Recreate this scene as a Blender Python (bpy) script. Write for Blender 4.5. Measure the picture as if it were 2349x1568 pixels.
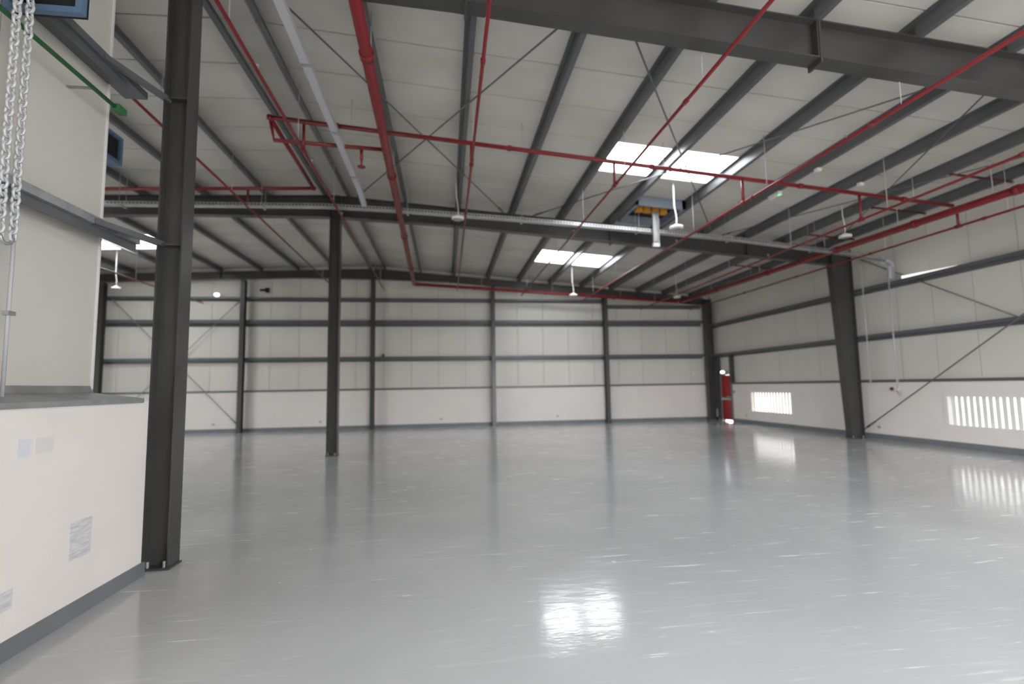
import bpy, math, random
from mathutils import Vector, Matrix
random.seed(7)
for o in list(bpy.data.objects): bpy.data.objects.remove(o)
S = bpy.context.scene
COL = S.collection
# ------------------------------------------------------------------ camera
W, H, F = 2349.0, 1568.0, 1140.0
YAW, PITCH, ROLL, CAMZ = 0.13345892, 0.08966443, -0.01645525, 1.65
_f = Vector((math.sin(YAW)*math.cos(PITCH), math.cos(YAW)*math.cos(PITCH), math.sin(PITCH)))
_r0 = Vector((math.cos(YAW), -math.sin(YAW), 0)); _u0 = _r0.cross(_f)
RT = math.cos(ROLL)*_r0 + math.sin(ROLL)*_u0
UP = -math.sin(ROLL)*_r0 + math.cos(ROLL)*_u0
CAM = Vector((0, 0, CAMZ))
cd = bpy.data.cameras.new('camera'); cam = bpy.data.objects.new('camera', cd); COL.objects.link(cam)
cd.sensor_width = 36.0; cd.sensor_fit = 'HORIZONTAL'; cd.lens = F/W*36.0; cd.clip_end = 300
cam.matrix_world = Matrix(((RT.x, UP.x, -_f.x, CAM.x), (RT.y, UP.y, -_f.y, CAM.y), (RT.z, UP.z, -_f.z, CAM.z), (0, 0, 0, 1)))
cd.dof.use_dof = True; cd.dof.focus_distance = 3.3; cd.dof.aperture_fstop = 0.95
S.camera = cam
# ------------------------------------------------------------------ light and exposure
SKY = 14.0
wd = bpy.data.worlds.new('sky'); S.world = wd; wd.use_nodes = True
bg = wd.node_tree.nodes['Background']; bg.inputs[0].default_value = (0.93, 0.965, 1.0, 1); bg.inputs[1].default_value = SKY
S.view_settings.view_transform = 'Standard'; S.view_settings.look = 'None'
S.view_settings.exposure = 0.12; S.view_settings.gamma = 1.0; S.view_settings.use_curve_mapping = False
def portal(loc, rot, sx, sy):          # guides sky sampling through a real opening, gives off no light itself
    l = bpy.data.lights.new('sky_portal', 'AREA'); l.shape = 'RECTANGLE'; l.size = sx; l.size_y = sy; l.cycles.is_portal = True
    o = bpy.data.objects.new('sky_portal', l); COL.objects.link(o); o.location = loc; o.rotation_euler = rot

# ------------------------------------------------------------------ pixel helpers (direction only; distance from the plane touched)
def ray(px, py): return RT*((px-W/2)/F) - UP*((py-H/2)/F) + _f
def onX(px, py, x): d = ray(px, py); return CAM + d*(x/d.x)
def onY(px, py, y): d = ray(px, py); return CAM + d*(y/d.y)
def onZ(px, py, z): d = ray(px, py); return CAM + d*((z-CAMZ)/d.z)
RIDGE, ZRIDGE, SR, SL = -2.85, 6.72, 0.077, 0.034
def zr(x): return ZRIDGE - SR*(x-RIDGE) if x > RIDGE else ZRIDGE + SL*(x-RIDGE)
def onRoof(px, py, dz=0.0):
    d = ray(px, py)
    for s, sg in ((SR, 1), (-SL, -1)):
        t = (ZRIDGE+dz+s*RIDGE-CAMZ)/(d.z+s*d.x); p = CAM+t*d
        if sg*(p.x-RIDGE) >= 0 or sg < 0: return p

# ------------------------------------------------------------------ materials
def mat(name, col, rough=0.5, metal=0.0, spec=0.5, noise=0.0, nscale=6.0, bump=0.0, bscale=40.0, tint=None, stretch=(1, 1, 1), rvar=0.0, coat=0.0):
    m = bpy.data.materials.new(name); m.use_nodes = True; nt = m.node_tree; n = nt.nodes; L = nt.links
    b = n['Principled BSDF']; b.inputs['Base Color'].default_value = (*col, 1); b.inputs['Roughness'].default_value = rough
    b.inputs['Metallic'].default_value = metal; b.inputs['Specular IOR Level'].default_value = spec
    b.inputs['Coat Weight'].default_value = coat
    if noise or bump or rvar:
        tc = n.new('ShaderNodeTexCoord'); mp = n.new('ShaderNodeMapping'); mp.inputs['Scale'].default_value = stretch
        g = n.new('ShaderNodeNewGeometry'); L.new(g.outputs['Position'], mp.inputs['Vector'])
    if noise or rvar:
        t = n.new('ShaderNodeTexNoise'); t.inputs['Scale'].default_value = nscale; t.inputs['Detail'].default_value = 6
        L.new(mp.outputs[0], t.inputs['Vector'])
    if noise:
        mx = n.new('ShaderNodeMix'); mx.data_type = 'RGBA'
        c2 = tint if tint else tuple(c*(1-noise) for c in col)
        cr = n.new('ShaderNodeValToRGB'); cr.color_ramp.elements[0].position = 0.38; cr.color_ramp.elements[1].position = 0.68
        L.new(t.outputs['Fac'], cr.inputs[0]); L.new(cr.outputs[0], mx.inputs['Factor'])
        mx.inputs[6].default_value = (*col, 1); mx.inputs[7].default_value = (*c2, 1); L.new(mx.outputs[2], b.inputs['Base Color'])
    if rvar:
        mr = n.new('ShaderNodeMapRange'); mr.inputs[3].default_value = max(0, rough-rvar); mr.inputs[4].default_value = rough+rvar
        L.new(t.outputs['Fac'], mr.inputs[0]); L.new(mr.outputs[0], b.inputs['Roughness'])
    if bump:
        t2 = n.new('ShaderNodeTexNoise'); t2.inputs['Scale'].default_value = bscale; t2.inputs['Detail'].default_value = 4
        L.new(mp.outputs[0], t2.inputs['Vector']); bp = n.new('ShaderNodeBump'); bp.inputs['Strength'].default_value = bump; bp.inputs['Distance'].default_value = 0.02
        L.new(t2.outputs['Fac'], bp.inputs['Height']); L.new(bp.outputs[0], b.inputs['Normal'])
    return m
def emis(name, col, st):
    m = bpy.data.materials.new(name); m.use_nodes = True; b = m.node_tree.nodes['Principled BSDF']
    b.inputs['Base Color'].default_value = (*col, 1); b.inputs['Emission Color'].default_value = (*col, 1); b.inputs['Emission Strength'].default_value = st
    return m
def floor_mat():
    m = bpy.data.materials.new('grey_epoxy'); m.use_nodes = True; nt = m.node_tree; n = nt.nodes; L = nt.links; b = n['Principled BSDF']
    g = n.new('ShaderNodeNewGeometry')
    def mapping(sc, rot=0, warp=0.0):
        mp = n.new('ShaderNodeMapping'); mp.inputs['Scale'].default_value = sc; mp.inputs['Rotation'].default_value = (0, 0, rot)
        src = g.outputs['Position']
        if warp:
            wn = n.new('ShaderNodeTexNoise'); wn.inputs['Scale'].default_value = 0.5; wn.inputs['Detail'].default_value = 2; L.new(src, wn.inputs['Vector'])
            vm = n.new('ShaderNodeVectorMath'); vm.operation = 'MULTIPLY_ADD'; L.new(wn.outputs['Color'], vm.inputs[0]); vm.inputs[1].default_value = (warp, warp, 0); L.new(src, vm.inputs[2]); src = vm.outputs[0]
        L.new(src, mp.inputs['Vector']); return mp.outputs[0]
    def noise(vec, sc, det=5, rgh=0.55):
        t = n.new('ShaderNodeTexNoise'); t.inputs['Scale'].default_value = sc; t.inputs['Detail'].default_value = det; t.inputs['Roughness'].default_value = rgh; L.new(vec, t.inputs['Vector']); return t.outputs['Fac']
    def ramp(v, a, c):
        r = n.new('ShaderNodeMapRange'); r.inputs[1].default_value = a; r.inputs[2].default_value = c; r.interpolation_type = 'SMOOTHSTEP'; L.new(v, r.inputs[0]); return r.outputs[0]
    def math_(op, a, c):
        r = n.new('ShaderNodeMath'); r.operation = op
        for i, v in enumerate((a, c)):
            if isinstance(v, (int, float)): r.inputs[i].default_value = v
            else: L.new(v, r.inputs[i])
        return r.outputs[0]
    broad = noise(mapping((1, 1, 1)), 0.35, 4)
    clouds = noise(mapping((1, 1, 1), 0.3), 1.6, 6, 0.6)
    # scuffs: long thin wipe marks in a few directions, broken up by a mask
    marks = None
    for rot, sc, seed in ((0.25, (0.9, 11, 1), 0), (1.15, (1.0, 10, 1), 3), (-0.7, (0.9, 10, 1), 5), (0.05, (0.7, 13, 1), 8), (2.2, (1.1, 10, 1), 11)):
        s = ramp(noise(mapping(sc, rot, 0.12), 1.3, 3, 0.6), 0.575, 0.74)
        k = ramp(noise(mapping((1, 1, 1), seed), 0.7, 4), 0.47, 0.63)
        s = math_('MULTIPLY', s, k); marks = s if marks is None else math_('MAXIMUM', marks, s)
    spots = math_('MULTIPLY', ramp(noise(mapping((1, 1.6, 1), .6), 6.0, 3), 0.64, 0.74), ramp(clouds, 0.5, 0.62))
    marks = math_('MAXIMUM', marks, math_('MULTIPLY', spots, 0.8))
    mx = n.new('ShaderNodeMix'); mx.data_type = 'RGBA'; L.new(ramp(broad, .3, .7), mx.inputs['Factor'])
    mx.inputs[6].default_value = (0.50, 0.500, 0.505, 1); mx.inputs[7].default_value = (0.58, 0.580, 0.585, 1)
    m2 = n.new('ShaderNodeMix'); m2.data_type = 'RGBA'; L.new(math_('MULTIPLY', marks, 0.55), m2.inputs['Factor']); L.new(mx.outputs[2], m2.inputs[6]); m2.inputs[7].default_value = (0.78, 0.78, 0.78, 1)
    L.new(m2.outputs[2], b.inputs['Base Color'])
    rr = n.new('ShaderNodeMapRange'); rr.inputs[1].default_value = .3; rr.inputs[2].default_value = .7; rr.inputs[3].default_value = 0.095; rr.inputs[4].default_value = 0.14; L.new(clouds, rr.inputs[0])
    r2 = math_('ADD', rr.outputs[0], math_('MULTIPLY', marks, 0.25)); L.new(r2, b.inputs['Roughness'])
    b.inputs['Specular IOR Level'].default_value = 0.55
    bp = n.new('ShaderNodeBump'); bp.inputs['Strength'].default_value = 0.08; bp.inputs['Distance'].default_value = 0.02
    L.new(math_('ADD', noise(mapping((1, 2.2, 1), .2), 5.0, 3), math_('MULTIPLY', noise(mapping((1, 1.8, 1)), 22, 3), 0.15)), bp.inputs['Height']); L.new(bp.outputs[0], b.inputs['Normal'])
    return m
def pane_mat():
    m = bpy.data.materials.new('clear_polycarbonate'); m.use_nodes = True; nt = m.node_tree; n = nt.nodes; L = nt.links
    n.remove(n['Principled BSDF']); t = n.new('ShaderNodeBsdfTransparent'); t.inputs[0].default_value = (0.93, 0.94, 0.95, 1)
    gl = n.new('ShaderNodeBsdfGlossy'); gl.inputs['Roughness'].default_value = 0.08; gl.inputs[0].default_value = (.8, .8, .8, 1)
    mx = n.new('ShaderNodeMixShader'); mx.inputs[0].default_value = 0.06
    L.new(t.outputs[0], mx.inputs[1]); L.new(gl.outputs[0], mx.inputs[2]); L.new(mx.outputs[0], n['Material Output'].inputs[0])
    return m
def paper_mat():
    m = bpy.data.materials.new('printed_paper'); m.use_nodes = True; nt = m.node_tree; n = nt.nodes; L = nt.links; b = n['Principled BSDF']
    tc = n.new('ShaderNodeTexCoord'); mp = n.new('ShaderNodeMapping'); mp.inputs['Scale'].default_value = (1, 9, 55); L.new(tc.outputs['Object'], mp.inputs[0])
    t = n.new('ShaderNodeTexNoise'); t.inputs['Scale'].default_value = 1.0; t.inputs['Detail'].default_value = 2; L.new(mp.outputs[0], t.inputs[0])
    r = n.new('ShaderNodeValToRGB'); r.color_ramp.elements[0].position = .30; r.color_ramp.elements[1].position = .62
    r.color_ramp.elements[0].color = (.53, .52, .53, 1); r.color_ramp.elements[1].color = (.73, .71, .71, 1)
    L.new(t.outputs['Fac'], r.inputs[0]); L.new(r.outputs[0], b.inputs['Base Color']); b.inputs['Roughness'].default_value = .7
    return m
M = dict(
    floor=floor_mat(), pane=pane_mat(), paper=paper_mat(),
    plaster=mat('cream_plaster', (0.83, 0.77, 0.725), 0.75, spec=0.3, noise=0.04, nscale=1.5, bump=0.04, bscale=60),
    panel=mat('insulated_wall_panel', (0.69, 0.665, 0.60), 0.42, spec=0.4, noise=0.07, nscale=0.7, stretch=(1, 1, .25)),
    roof=mat('insulated_roof_panel', (0.66, 0.635, 0.58), 0.45, spec=0.4, noise=0.14, nscale=0.9, tint=(0.56, 0.53, 0.47), stretch=(.5, 1, 1)),
    backing=mat('joint_backing', (0.30, 0.295, 0.28), 0.7),
    steel=mat('grey_painted_steel', (0.060, 0.058, 0.0565), 0.33, noise=0.18, nscale=2.5, rvar=0.08),
    steel2=mat('grey_purlin_steel', (0.118, 0.122, 0.127), 0.36, noise=0.10, nscale=3, rvar=0.06),
    skirt=mat('grey_skirting_paint', (0.185, 0.195, 0.205), 0.45, noise=0.12, nscale=3),
    galv=mat('galvanised_steel', (0.55, 0.56, 0.57), 0.38, metal=0.75, noise=0.2, nscale=8),
    chain=mat('pale_zinc_chain', (0.68, 0.68, 0.69), 0.45, metal=0.3),
    zinc=mat('dull_zinc_flashing', (0.36, 0.36, 0.36), 0.5, metal=0.3, noise=0.25, nscale=4),
    trunk=mat('light_grey_trunking', (0.52, 0.52, 0.54), 0.5),
    red=mat('red_pipe_paint', (0.235, 0.016, 0.021), 0.38, noise=0.2, nscale=5),
    darkred=mat('dark_red_primer', (0.10, 0.022, 0.022), 0.5),
    strip=emis('glow_strip_skin', (1.0, 0.97, 0.92), 0.9),  # emission stands in for the patch of light above the girt
    led=emis('green_indicator', (0.15, 0.9, 0.35), 1.2),
    reddoor=mat('red_door_paint', (0.36, 0.016, 0.018), 0.35, noise=0.1, nscale=2),
    dark=mat('black_recess', (0.012, 0.012, 0.014), 0.6),
    blue=mat('blue_grey_frame', (0.115, 0.19, 0.30), 0.5),
    ventframe=mat('slate_vent_frame', (0.22, 0.25, 0.30), 0.5),
    orange=mat('orange_fan_guard', (0.75, 0.33, 0.03), 0.5),
    white=mat('white_enamel', (0.80, 0.78, 0.76), 0.4),
    cream=mat('cream_louvre_paint', (0.80, 0.75, 0.66), 0.5),
    green=mat('green_conduit', (0.035, 0.17, 0.055), 0.5),
    teal=mat('green_push_pad', (0.10, 0.30, 0.22), 0.5),
    lens=mat('grey_lamp_lens', (0.35, 0.35, 0.37), 0.25),
    lit=emis('emergency_light_lens', (0.75, 0.90, 1.0), 6.0),
    flood=emis('lit_floodlight_lens', (1.0, 0.95, 0.9), 2.5),
    bluetag=mat('pale_blue_label', (0.715, 0.72, 0.765), 0.6),
    greytag=mat('pale_grey_label', (0.745, 0.70, 0.675), 0.6),
    concrete=mat('pale_yard_concrete', (0.48, 0.46, 0.43), 0.85, noise=0.2, nscale=1.0),
)
# ------------------------------------------------------------------ mesh building
WLOC = {}
class MB:
    def __init__(s): s.v = []; s.f = []
    def hexa(s, c):                    # 8 corners: bottom ring 0-3, top ring 4-7
        i = len(s.v); s.v += [Vector(p) for p in c]
        s.f += [(i, i+3, i+2, i+1), (i+4, i+5, i+6, i+7), (i, i+1, i+5, i+4), (i+1, i+2, i+6, i+5), (i+2, i+3, i+7, i+6), (i+3, i, i+4, i+7)]; return s
    def box(s, x0, x1, y0, y1, z0, z1):
        return s.hexa([(x0, y0, z0), (x1, y0, z0), (x1, y1, z0), (x0, y1, z0), (x0, y0, z1), (x1, y0, z1), (x1, y1, z1), (x0, y1, z1)])
    def bar(s, p, q, w, h, up=(0, 0, 1)):
        p = Vector(p); q = Vector(q); d = (q-p).normalized(); up = Vector(up)
        if abs(d.dot(up)) > .99: up = Vector((0, 1, 0))
        sd = d.cross(up).normalized()*w/2; u = sd.cross(d).normalized()*h/2
        return s.hexa([p-sd-u, p+sd-u, q+sd-u, q-sd-u, p-sd+u, p+sd+u, q+sd+u, q-sd+u])
    def prism(s, poly, y0, y1):        # polygon in XZ, extruded along Y
        i = len(s.v); k = len(poly)
        s.v += [Vector((x, y0, z)) for x, z in poly]+[Vector((x, y1, z)) for x, z in poly]
        s.f += [tuple(range(i, i+k)), tuple(range(i+2*k-1, i+k-1, -1))]
        s.f += [(i+(j+1) % k, i+j, i+k+j, i+k+(j+1) % k) for j in range(k)]; return s
    def prismz(s, poly, z0, z1):       # polygon in XY, extruded along Z
        i = len(s.v); k = len(poly)
        s.v += [Vector((x, y, z0)) for x, y in poly]+[Vector((x, y, z1)) for x, y in poly]
        s.f += [tuple(range(i+k-1, i-1, -1)), tuple(range(i+k, i+2*k))]
        s.f += [(i+j, i+(j+1) % k, i+k+(j+1) % k, i+k+j) for j in range(k)]; return s
    def tube(s, pts, r, n=10, cap=True, closed=False):
        pts = [Vector(p) for p in pts]; k = len(pts); i0 = len(s.v); prev = None
        for j, p in enumerate(pts):
            a = pts[(j-1) % k] if (j or closed) else p; b = pts[(j+1) % k] if (j < k-1 or closed) else p
            d = (b-a).normalized()
            if prev is None:
                t = Vector((0, 0, 1)) if abs(d.z) < .9 else Vector((1, 0, 0)); u = d.cross(t).normalized()
            else: u = (prev-d*prev.dot(d)).normalized()
            prev = u; w = d.cross(u); rr = r[j] if isinstance(r, (list, tuple)) else r
            s.v += [p+(u*math.cos(2*math.pi*q/n)+w*math.sin(2*math.pi*q/n))*rr for q in range(n)]
        for j in range(k if closed else k-1):
            a = i0+j*n; b = i0+((j+1) % k)*n
            s.f += [(a+q, a+(q+1) % n, b+(q+1) % n, b+q) for q in range(n)]
        if cap and not closed: s.f += [tuple(i0+n-1-q for q in range(n)), tuple(i0+(k-1)*n+q for q in range(n))]
        return s
    def lathe(s, c, prof, n=20):       # profile (r, z) around a vertical axis
        c = Vector(c); i = len(s.v)
        for r, z in prof: s.v += [c+Vector((r*math.cos(2*math.pi*q/n), r*math.sin(2*math.pi*q/n), z)) for q in range(n)]
        for j in range(len(prof)-1): s.f += [(i+j*n+q, i+j*n+(q+1) % n, i+(j+1)*n+(q+1) % n, i+(j+1)*n+q) for q in range(n)]
        s.f += [tuple(i+n-1-q for q in range(n)), tuple(i+(len(prof)-1)*n+q for q in range(n))]; return s
    def build(s, name, m, parent=None, smooth=False, bevel=0):
        xs = [v.x for v in s.v]; ys = [v.y for v in s.v]; zs = [v.z for v in s.v]
        c = Vector(((min(xs)+max(xs))/2, (min(ys)+max(ys))/2, min(zs)))
        me = bpy.data.meshes.new(name); me.from_pydata([tuple(v-c) for v in s.v], [], s.f); me.update()
        me.materials.append(M[m])
        if smooth:
            for p in me.polygons: p.use_smooth = len(p.vertices) == 4
        o = bpy.data.objects.new(name, me); COL.objects.link(o); WLOC[o.name] = c
        if parent is not None: o.parent = parent; o.location = c-WLOC[parent.name]
        else: o.location = c
        if bevel:
            b = o.modifiers.new('bevel', 'BEVEL'); b.width = bevel; b.segments = 2; b.limit_method = 'ANGLE'
        return o
def tag(o, label=None, cat=None, group=None, kind=None):
    for k, v in (('label', label), ('category', cat), ('group', group), ('kind', kind)):
        if v: o[k] = v
    return o
def thing(name, loc, label, cat, group=None, kind=None):
    o = bpy.data.objects.new(name, None); COL.objects.link(o); o.location = loc; o.empty_display_size = .2; WLOC[o.name] = Vector(loc)
    return tag(o, label, cat, group, kind)
B = lambda: MB()
# ------------------------------------------------------------------ setting
XW, XL, YB, YF = 12.25, -18.2, 21.6, -4.6       # wall faces: right, left, back, front (behind the camera)
BASEH = 1.60
YFR = (-2.75, 5.35, 13.2)                        # portal frames
POSTS = (-13.38, -8.16, -3.02, 2.04, 7.08)       # wind posts on the back wall
tag(B().box(-90, 90, -90, 110, -0.45, -0.15).build('ground', 'concrete'), 'pale concrete yard outside the building', kind='structure')
XS, YS = -3.38, 4.90                             # the hall steps back to the left beyond YS
tag(B().box(XS, XW+.3, YF-.3, YS, -0.15, 0.0).box(XL-.4, XW+.3, YS, YB+.3, -0.15, 0.0).build('floor', 'floor'), 'glossy grey epoxy floor with pale scuff marks', kind='structure')
# ---- roof with skylights
SKY_R = [(3.28, 6.02, 9.05, 10.42), (3.28, 6.02, 16.85, 18.52), (3.28, 6.02, 1.0, 2.4)]
SKY_L = [(-12.3, -9.3, 16.95, 18.6), (-12.3, -9.3, 9.05, 10.42)]
def roof_slab(mb, x0, x1, y0, y1, d0, d1):
    mb.hexa([(x0, y0, zr(x0)+d0), (x1, y0, zr(x1)+d0), (x1, y1, zr(x1)+d0), (x0, y1, zr(x0)+d0), (x0, y0, zr(x0)+d1), (x1, y0, zr(x1)+d1), (x1, y1, zr(x1)+d1), (x0, y1, zr(x0)+d1)])
def cut(mb, x0, x1, y0, y1, holes, d0, d1):
    hs = [h for h in holes if h[2] < y1 and h[3] > y0]
    if not hs: roof_slab(mb, x0, x1, y0, y1, d0, d1); return
    h = hs[0]
    roof_slab(mb, x0, h[0], y0, y1, d0, d1); roof_slab(mb, h[1], x1, y0, y1, d0, d1)
    if h[2] > y0+.002: roof_slab(mb, h[0], h[1], y0, h[2], d0, d1)
    if h[3] < y1-.002: roof_slab(mb, h[0], h[1], h[3], y1, d0, d1)
mb = B(); cuts = sorted(set([YF-.3, YB+.3]+[v for h in SKY_R+SKY_L for v in h[2:]]+[YS]))
for a, b in zip(cuts, cuts[1:]):
    cut(mb, RIDGE, XW+.3, a, b, SKY_R, .252, .36); cut(mb, XL-.4 if a >= YS-.01 else XS, RIDGE, a, b, SKY_L, .252, .36)
ceiling = tag(mb.build('ceiling', 'backing'), 'low pitched roof lined with pale insulated panels', kind='structure')
k0 = int((YF-9.08)//1)
for k in range(k0, 14):
    y0 = 9.08+k; y1 = y0+1
    y0 = max(y0, YF-.2); y1 = min(y1, YB+.2)
    if y1-y0 < .1: continue
    for x0, x1, hs in ((RIDGE+.02, XW+.1, SKY_R), (XL if (y0+y1)/2 > YS else XS, RIDGE-.02, SKY_L)):
        mb = B(); cut(mb, x0, x1, y0+.013, y1-.013, hs, .205, .25); mb.build('roof_panel', 'roof', ceiling)
tag(B().prism([(RIDGE-.18, zr(RIDGE-.18)+.19), (RIDGE, zr(RIDGE)+.19), (RIDGE+.18, zr(RIDGE+.18)+.19), (RIDGE+.18, zr(RIDGE+.18)+.204), (RIDGE, zr(RIDGE)+.204), (RIDGE-.18, zr(RIDGE-.18)+.204)], YF-.1, YB).build('trim_1', 'roof'), 'narrow ridge flashing along the roof apex', kind='structure')
sky_lab = {(0, 'R'): 'bright rooflight above the hanging disc lamp in the nearer right bay', (1, 'R'): 'smaller bright rooflight near the back wall, right of the ridge',
           (2, 'R'): 'rooflight overhead on the right slope above the viewpoint',
           (0, 'L'): 'bright rooflight seen between the left partition and the near column', (1, 'L'): 'rooflight on the left slope behind the partition wall',
           }
for side, L_ in (('R', SKY_R), ('L', SKY_L)):
    for i, (x0, x1, y0, y1) in enumerate(L_):
        t = thing('skylight', ((x0+x1)/2, (y0+y1)/2, zr((x0+x1)/2)+.2), sky_lab[(i, side)], 'skylight', 'rooflights in the panel roof')
        xm = (x0+x1)/2; e = .035
        for a, b in ((x0, x0+e), (x1-e, x1), (xm-e, xm+e)):
            mb = B(); roof_slab(mb, a, b, y0, y1, .20, .33); mb.build('frame_bar', 'white', t)
        for a, b in ((y0, y0+e), (y1-e, y1)):
            mb = B(); roof_slab(mb, x0+e, x1-e, a, b, .20, .33); mb.build('frame_bar', 'white', t)
        for a, b in ((x0+e, xm-e), (xm+e, x1-e)):
            mb = B(); i0 = len(mb.v); mb.v += [Vector((a, y0+e, zr(a)+.30)), Vector((b, y0+e, zr(b)+.30)), Vector((b, y1-e, zr(b)+.30)), Vector((a, y1-e, zr(a)+.30))]; mb.f.append((0, 1, 2, 3)); mb.build('pane', 'pane', t)
        portal((xm, (y0+y1)/2, zr(xm)+.38), (0, 0, 0), x1-x0, y1-y0)
# ---- walls
WIN = [(16.38, 18.82, .49, 1.30), (8.45, 10.90, .49, 1.30), (0.4, 2.85, .49, 1.30)]
DOOR = (20.12, 20.90, 2.02)
T = .22
# right wall: masonry base with openings
mb = B(); ys = sorted([YF-.1, YB+.2, DOOR[0], DOOR[1]]+[v for w in WIN for v in w[:2]])
for a, b in zip(ys, ys[1:]):
    w = [w for w in WIN if abs(w[0]-a) < 1e-6]
    if abs(a-DOOR[0]) < 1e-6: continue
    if w: mb.box(XW, XW+T, a, b, 0, w[0][2]); mb.box(XW, XW+T, a, b, w[0][3], BASEH)
    else: mb.box(XW, XW+T, a, b, 0, BASEH)
wall_right = tag(mb.build('wall_right', 'plaster'), 'right wall, white plastered base below pale metal panels', kind='structure')
mb = B(); ze = zr(XW)+.25
mb.box(XW+.12, XW+.20, YF-.1, DOOR[0], BASEH, ze).box(XW+.12, XW+.20, DOOR[1], YB+.2, BASEH, ze)
for d_ in (DOOR,): mb.box(XW+.12, XW+.20, d_[0], d_[1], d_[2], ze)
mb.build('panel_backing', 'backing', wall_right)
y = 10.99-18
while y < YB:
    a, b = max(y, YF)+.006, min(y+1.0, YB)-.006
    if b-a > .05:
        mb = B()
        hit = [d_ for d_ in (DOOR,) if a < d_[1] and b > d_[0]]
        if hit:
            d_ = hit[0]
            if a < d_[0]: mb.box(XW+.05, XW+.11, a, d_[0], BASEH+.02, ze)
            if b > d_[1]: mb.box(XW+.05, XW+.11, d_[1], b, BASEH+.02, ze)
            mb.box(XW+.05, XW+.11, max(a, d_[0]), min(b, d_[1]), d_[2]+.06, ze)
        else: mb.box(XW+.05, XW+.11, a, b, BASEH+.02, ze)
        mb.build('wall_panel', 'panel', wall_right)
    y += 1.0
# back wall
mb = B().box(XL-.1, XW, YB, YB+T, 0, BASEH)
wall_back = tag(mb.build('wall_back', 'plaster'), 'back wall, white plastered base below pale metal panels', kind='structure')
def gable(mb, x0, x1, y0, y1, z0):
    xs = [x0]+([RIDGE] if x0 < RIDGE < x1 else [])+[x1]
    for a, b in zip(xs, xs[1:]): mb.prism([(a, z0), (b, z0), (b, zr(b)+.25), (a, zr(a)+.25)], y0, y1)
mb = B(); gable(mb, XL-.1, XW+.1, YB+.12, YB+.20, BASEH); mb.build('panel_backing', 'backing', wall_back)
x = -0.3-16*1.15
while x < XW:
    a, b = max(x, XL)+.006, min(x+1.15, XW)-.006
    if b-a > .05: mb = B(); gable(mb, a, b, YB+.05, YB+.11, BASEH+.02); mb.build('wall_panel', 'panel', wall_back)
    x += 1.15
# left outer wall and front wall (behind the camera, with unseen roller door openings sized for daylight)
mb = B().box(XL-.25, XL, YS-.2, 6.2, 0, zr(XL)+.25).box(XL-.25, XL, 10.4, YB+.2, 0, zr(XL)+.25).box(XL-.25, XL, 6.2, 10.4, 3.6, zr(XL)+.25)
tag(mb.build('wall_left', 'panel'), 'outer left wall of pale panels beyond the partition', kind='structure')
ROLL_D = [(3.6, 10.2, 4.7)]  # unseen door opening, sized for the daylight it lets in
ROLL_L = (6.2, 10.4, 3.6)                        # unseen opening added in the outer left wall to let in daylight
xs = sorted([XS, XW, RIDGE]+[v for d in ROLL_D for v in d[:2]]); mb = B()
for a, b in zip(xs, xs[1:]):
    d = [d for d in ROLL_D if abs(d[0]-a) < 1e-6]
    mb.prism([(a, d[0][2] if d else 0), (b, d[0][2] if d else 0), (b, zr(b)+.25), (a, zr(a)+.25)], YF-.2, YF)
wall_front = tag(mb.build('wall_front', 'panel'), 'front wall behind the viewpoint with an unseen door opening added for daylight', kind='structure')
for i, (a, b, hh) in enumerate(ROLL_D):
    d = tag(B().box(a-.3, b+.3, YF+.02, YF+.5, hh, hh+.5).build('door_%d' % (i+2), 'zinc'), 'rolled up shutter box over the unseen front door opening added for daylight', kind='structure')
    for e in (a-.12, b): B().box(e, e+.12, YF+.02, YF+.16, 0, hh).build('guide_rail', 'galv', d)
    portal(((a+b)/2, YF-.25, hh/2), (math.pi/2, 0, 0), b-a, hh)
d = tag(B().box(XL+.02, XL+.45, ROLL_L[0]-.2, ROLL_L[1]+.2, ROLL_L[2], ROLL_L[2]+.45).build('door_8', 'zinc'), 'rolled up shutter box over the unseen left wall door added for daylight', kind='structure')
for e in (ROLL_L[0]-.12, ROLL_L[1]): B().box(XL+.002, XL+.14, e, e+.12, 0, ROLL_L[2]).build('guide_rail', 'galv', d)
portal((XL-.35, (ROLL_L[0]+ROLL_L[1])/2, ROLL_L[2]/2), (0, -math.pi/2, 0), ROLL_L[2], ROLL_L[1]-ROLL_L[0])
mb = B(); gable(mb, XL-.1, -3.31, YS-.18, YS, 0); tag(mb.build('wall_step', 'panel'), 'panel wall where the hall steps out to the left, hidden from view', kind='structure')
# partition on the left, ending at the near column
XP, YP = -2.75, 5.10
RP = (-4.1, 0.0, 4.6)                           # open roller door in the partition, just outside the left edge of the view
wall_part = tag(B().box(XP-.34, XP, YF, RP[0], 0, 1.575).box(XP-.34, XP, RP[1], YP-.02, 0, 1.575).build('wall_partition', 'plaster'), 'white plastered base of the near left partition wall', kind='structure')
y = 5.0-12*1.15
while y < 4.99:
    a, b = max(y, YF)+.005, min(y+1.15, 5.0)-.005
    if b-a > .05:
        mb = B(); zt = zr(-3.25)+.2
        if a < RP[1] and b > RP[0]:
            if a < RP[0]: mb.box(-3.30, -3.20, a, RP[0], 1.70, zt)
            if b > RP[1]: mb.box(-3.30, -3.20, RP[1], b, 1.70, zt)
            mb.box(-3.30, -3.20, max(a, RP[0]), min(b, RP[1]), RP[2], zt)
        else: mb.box(-3.30, -3.20, a, b, 1.70, zt)
        mb.build('wall_panel', 'panel', wall_part)
    y += 1.15
mb = B(); zt = zr(-3.25)+.25
mb.box(-3.36, -3.31, YF, RP[0], 1.5, zt).box(-3.36, -3.31, RP[1], YS, 1.5, zt).box(-3.36, -3.31, RP[0], RP[1], RP[2], zt); mb.build('panel_backing', 'backing', wall_part)
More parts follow.
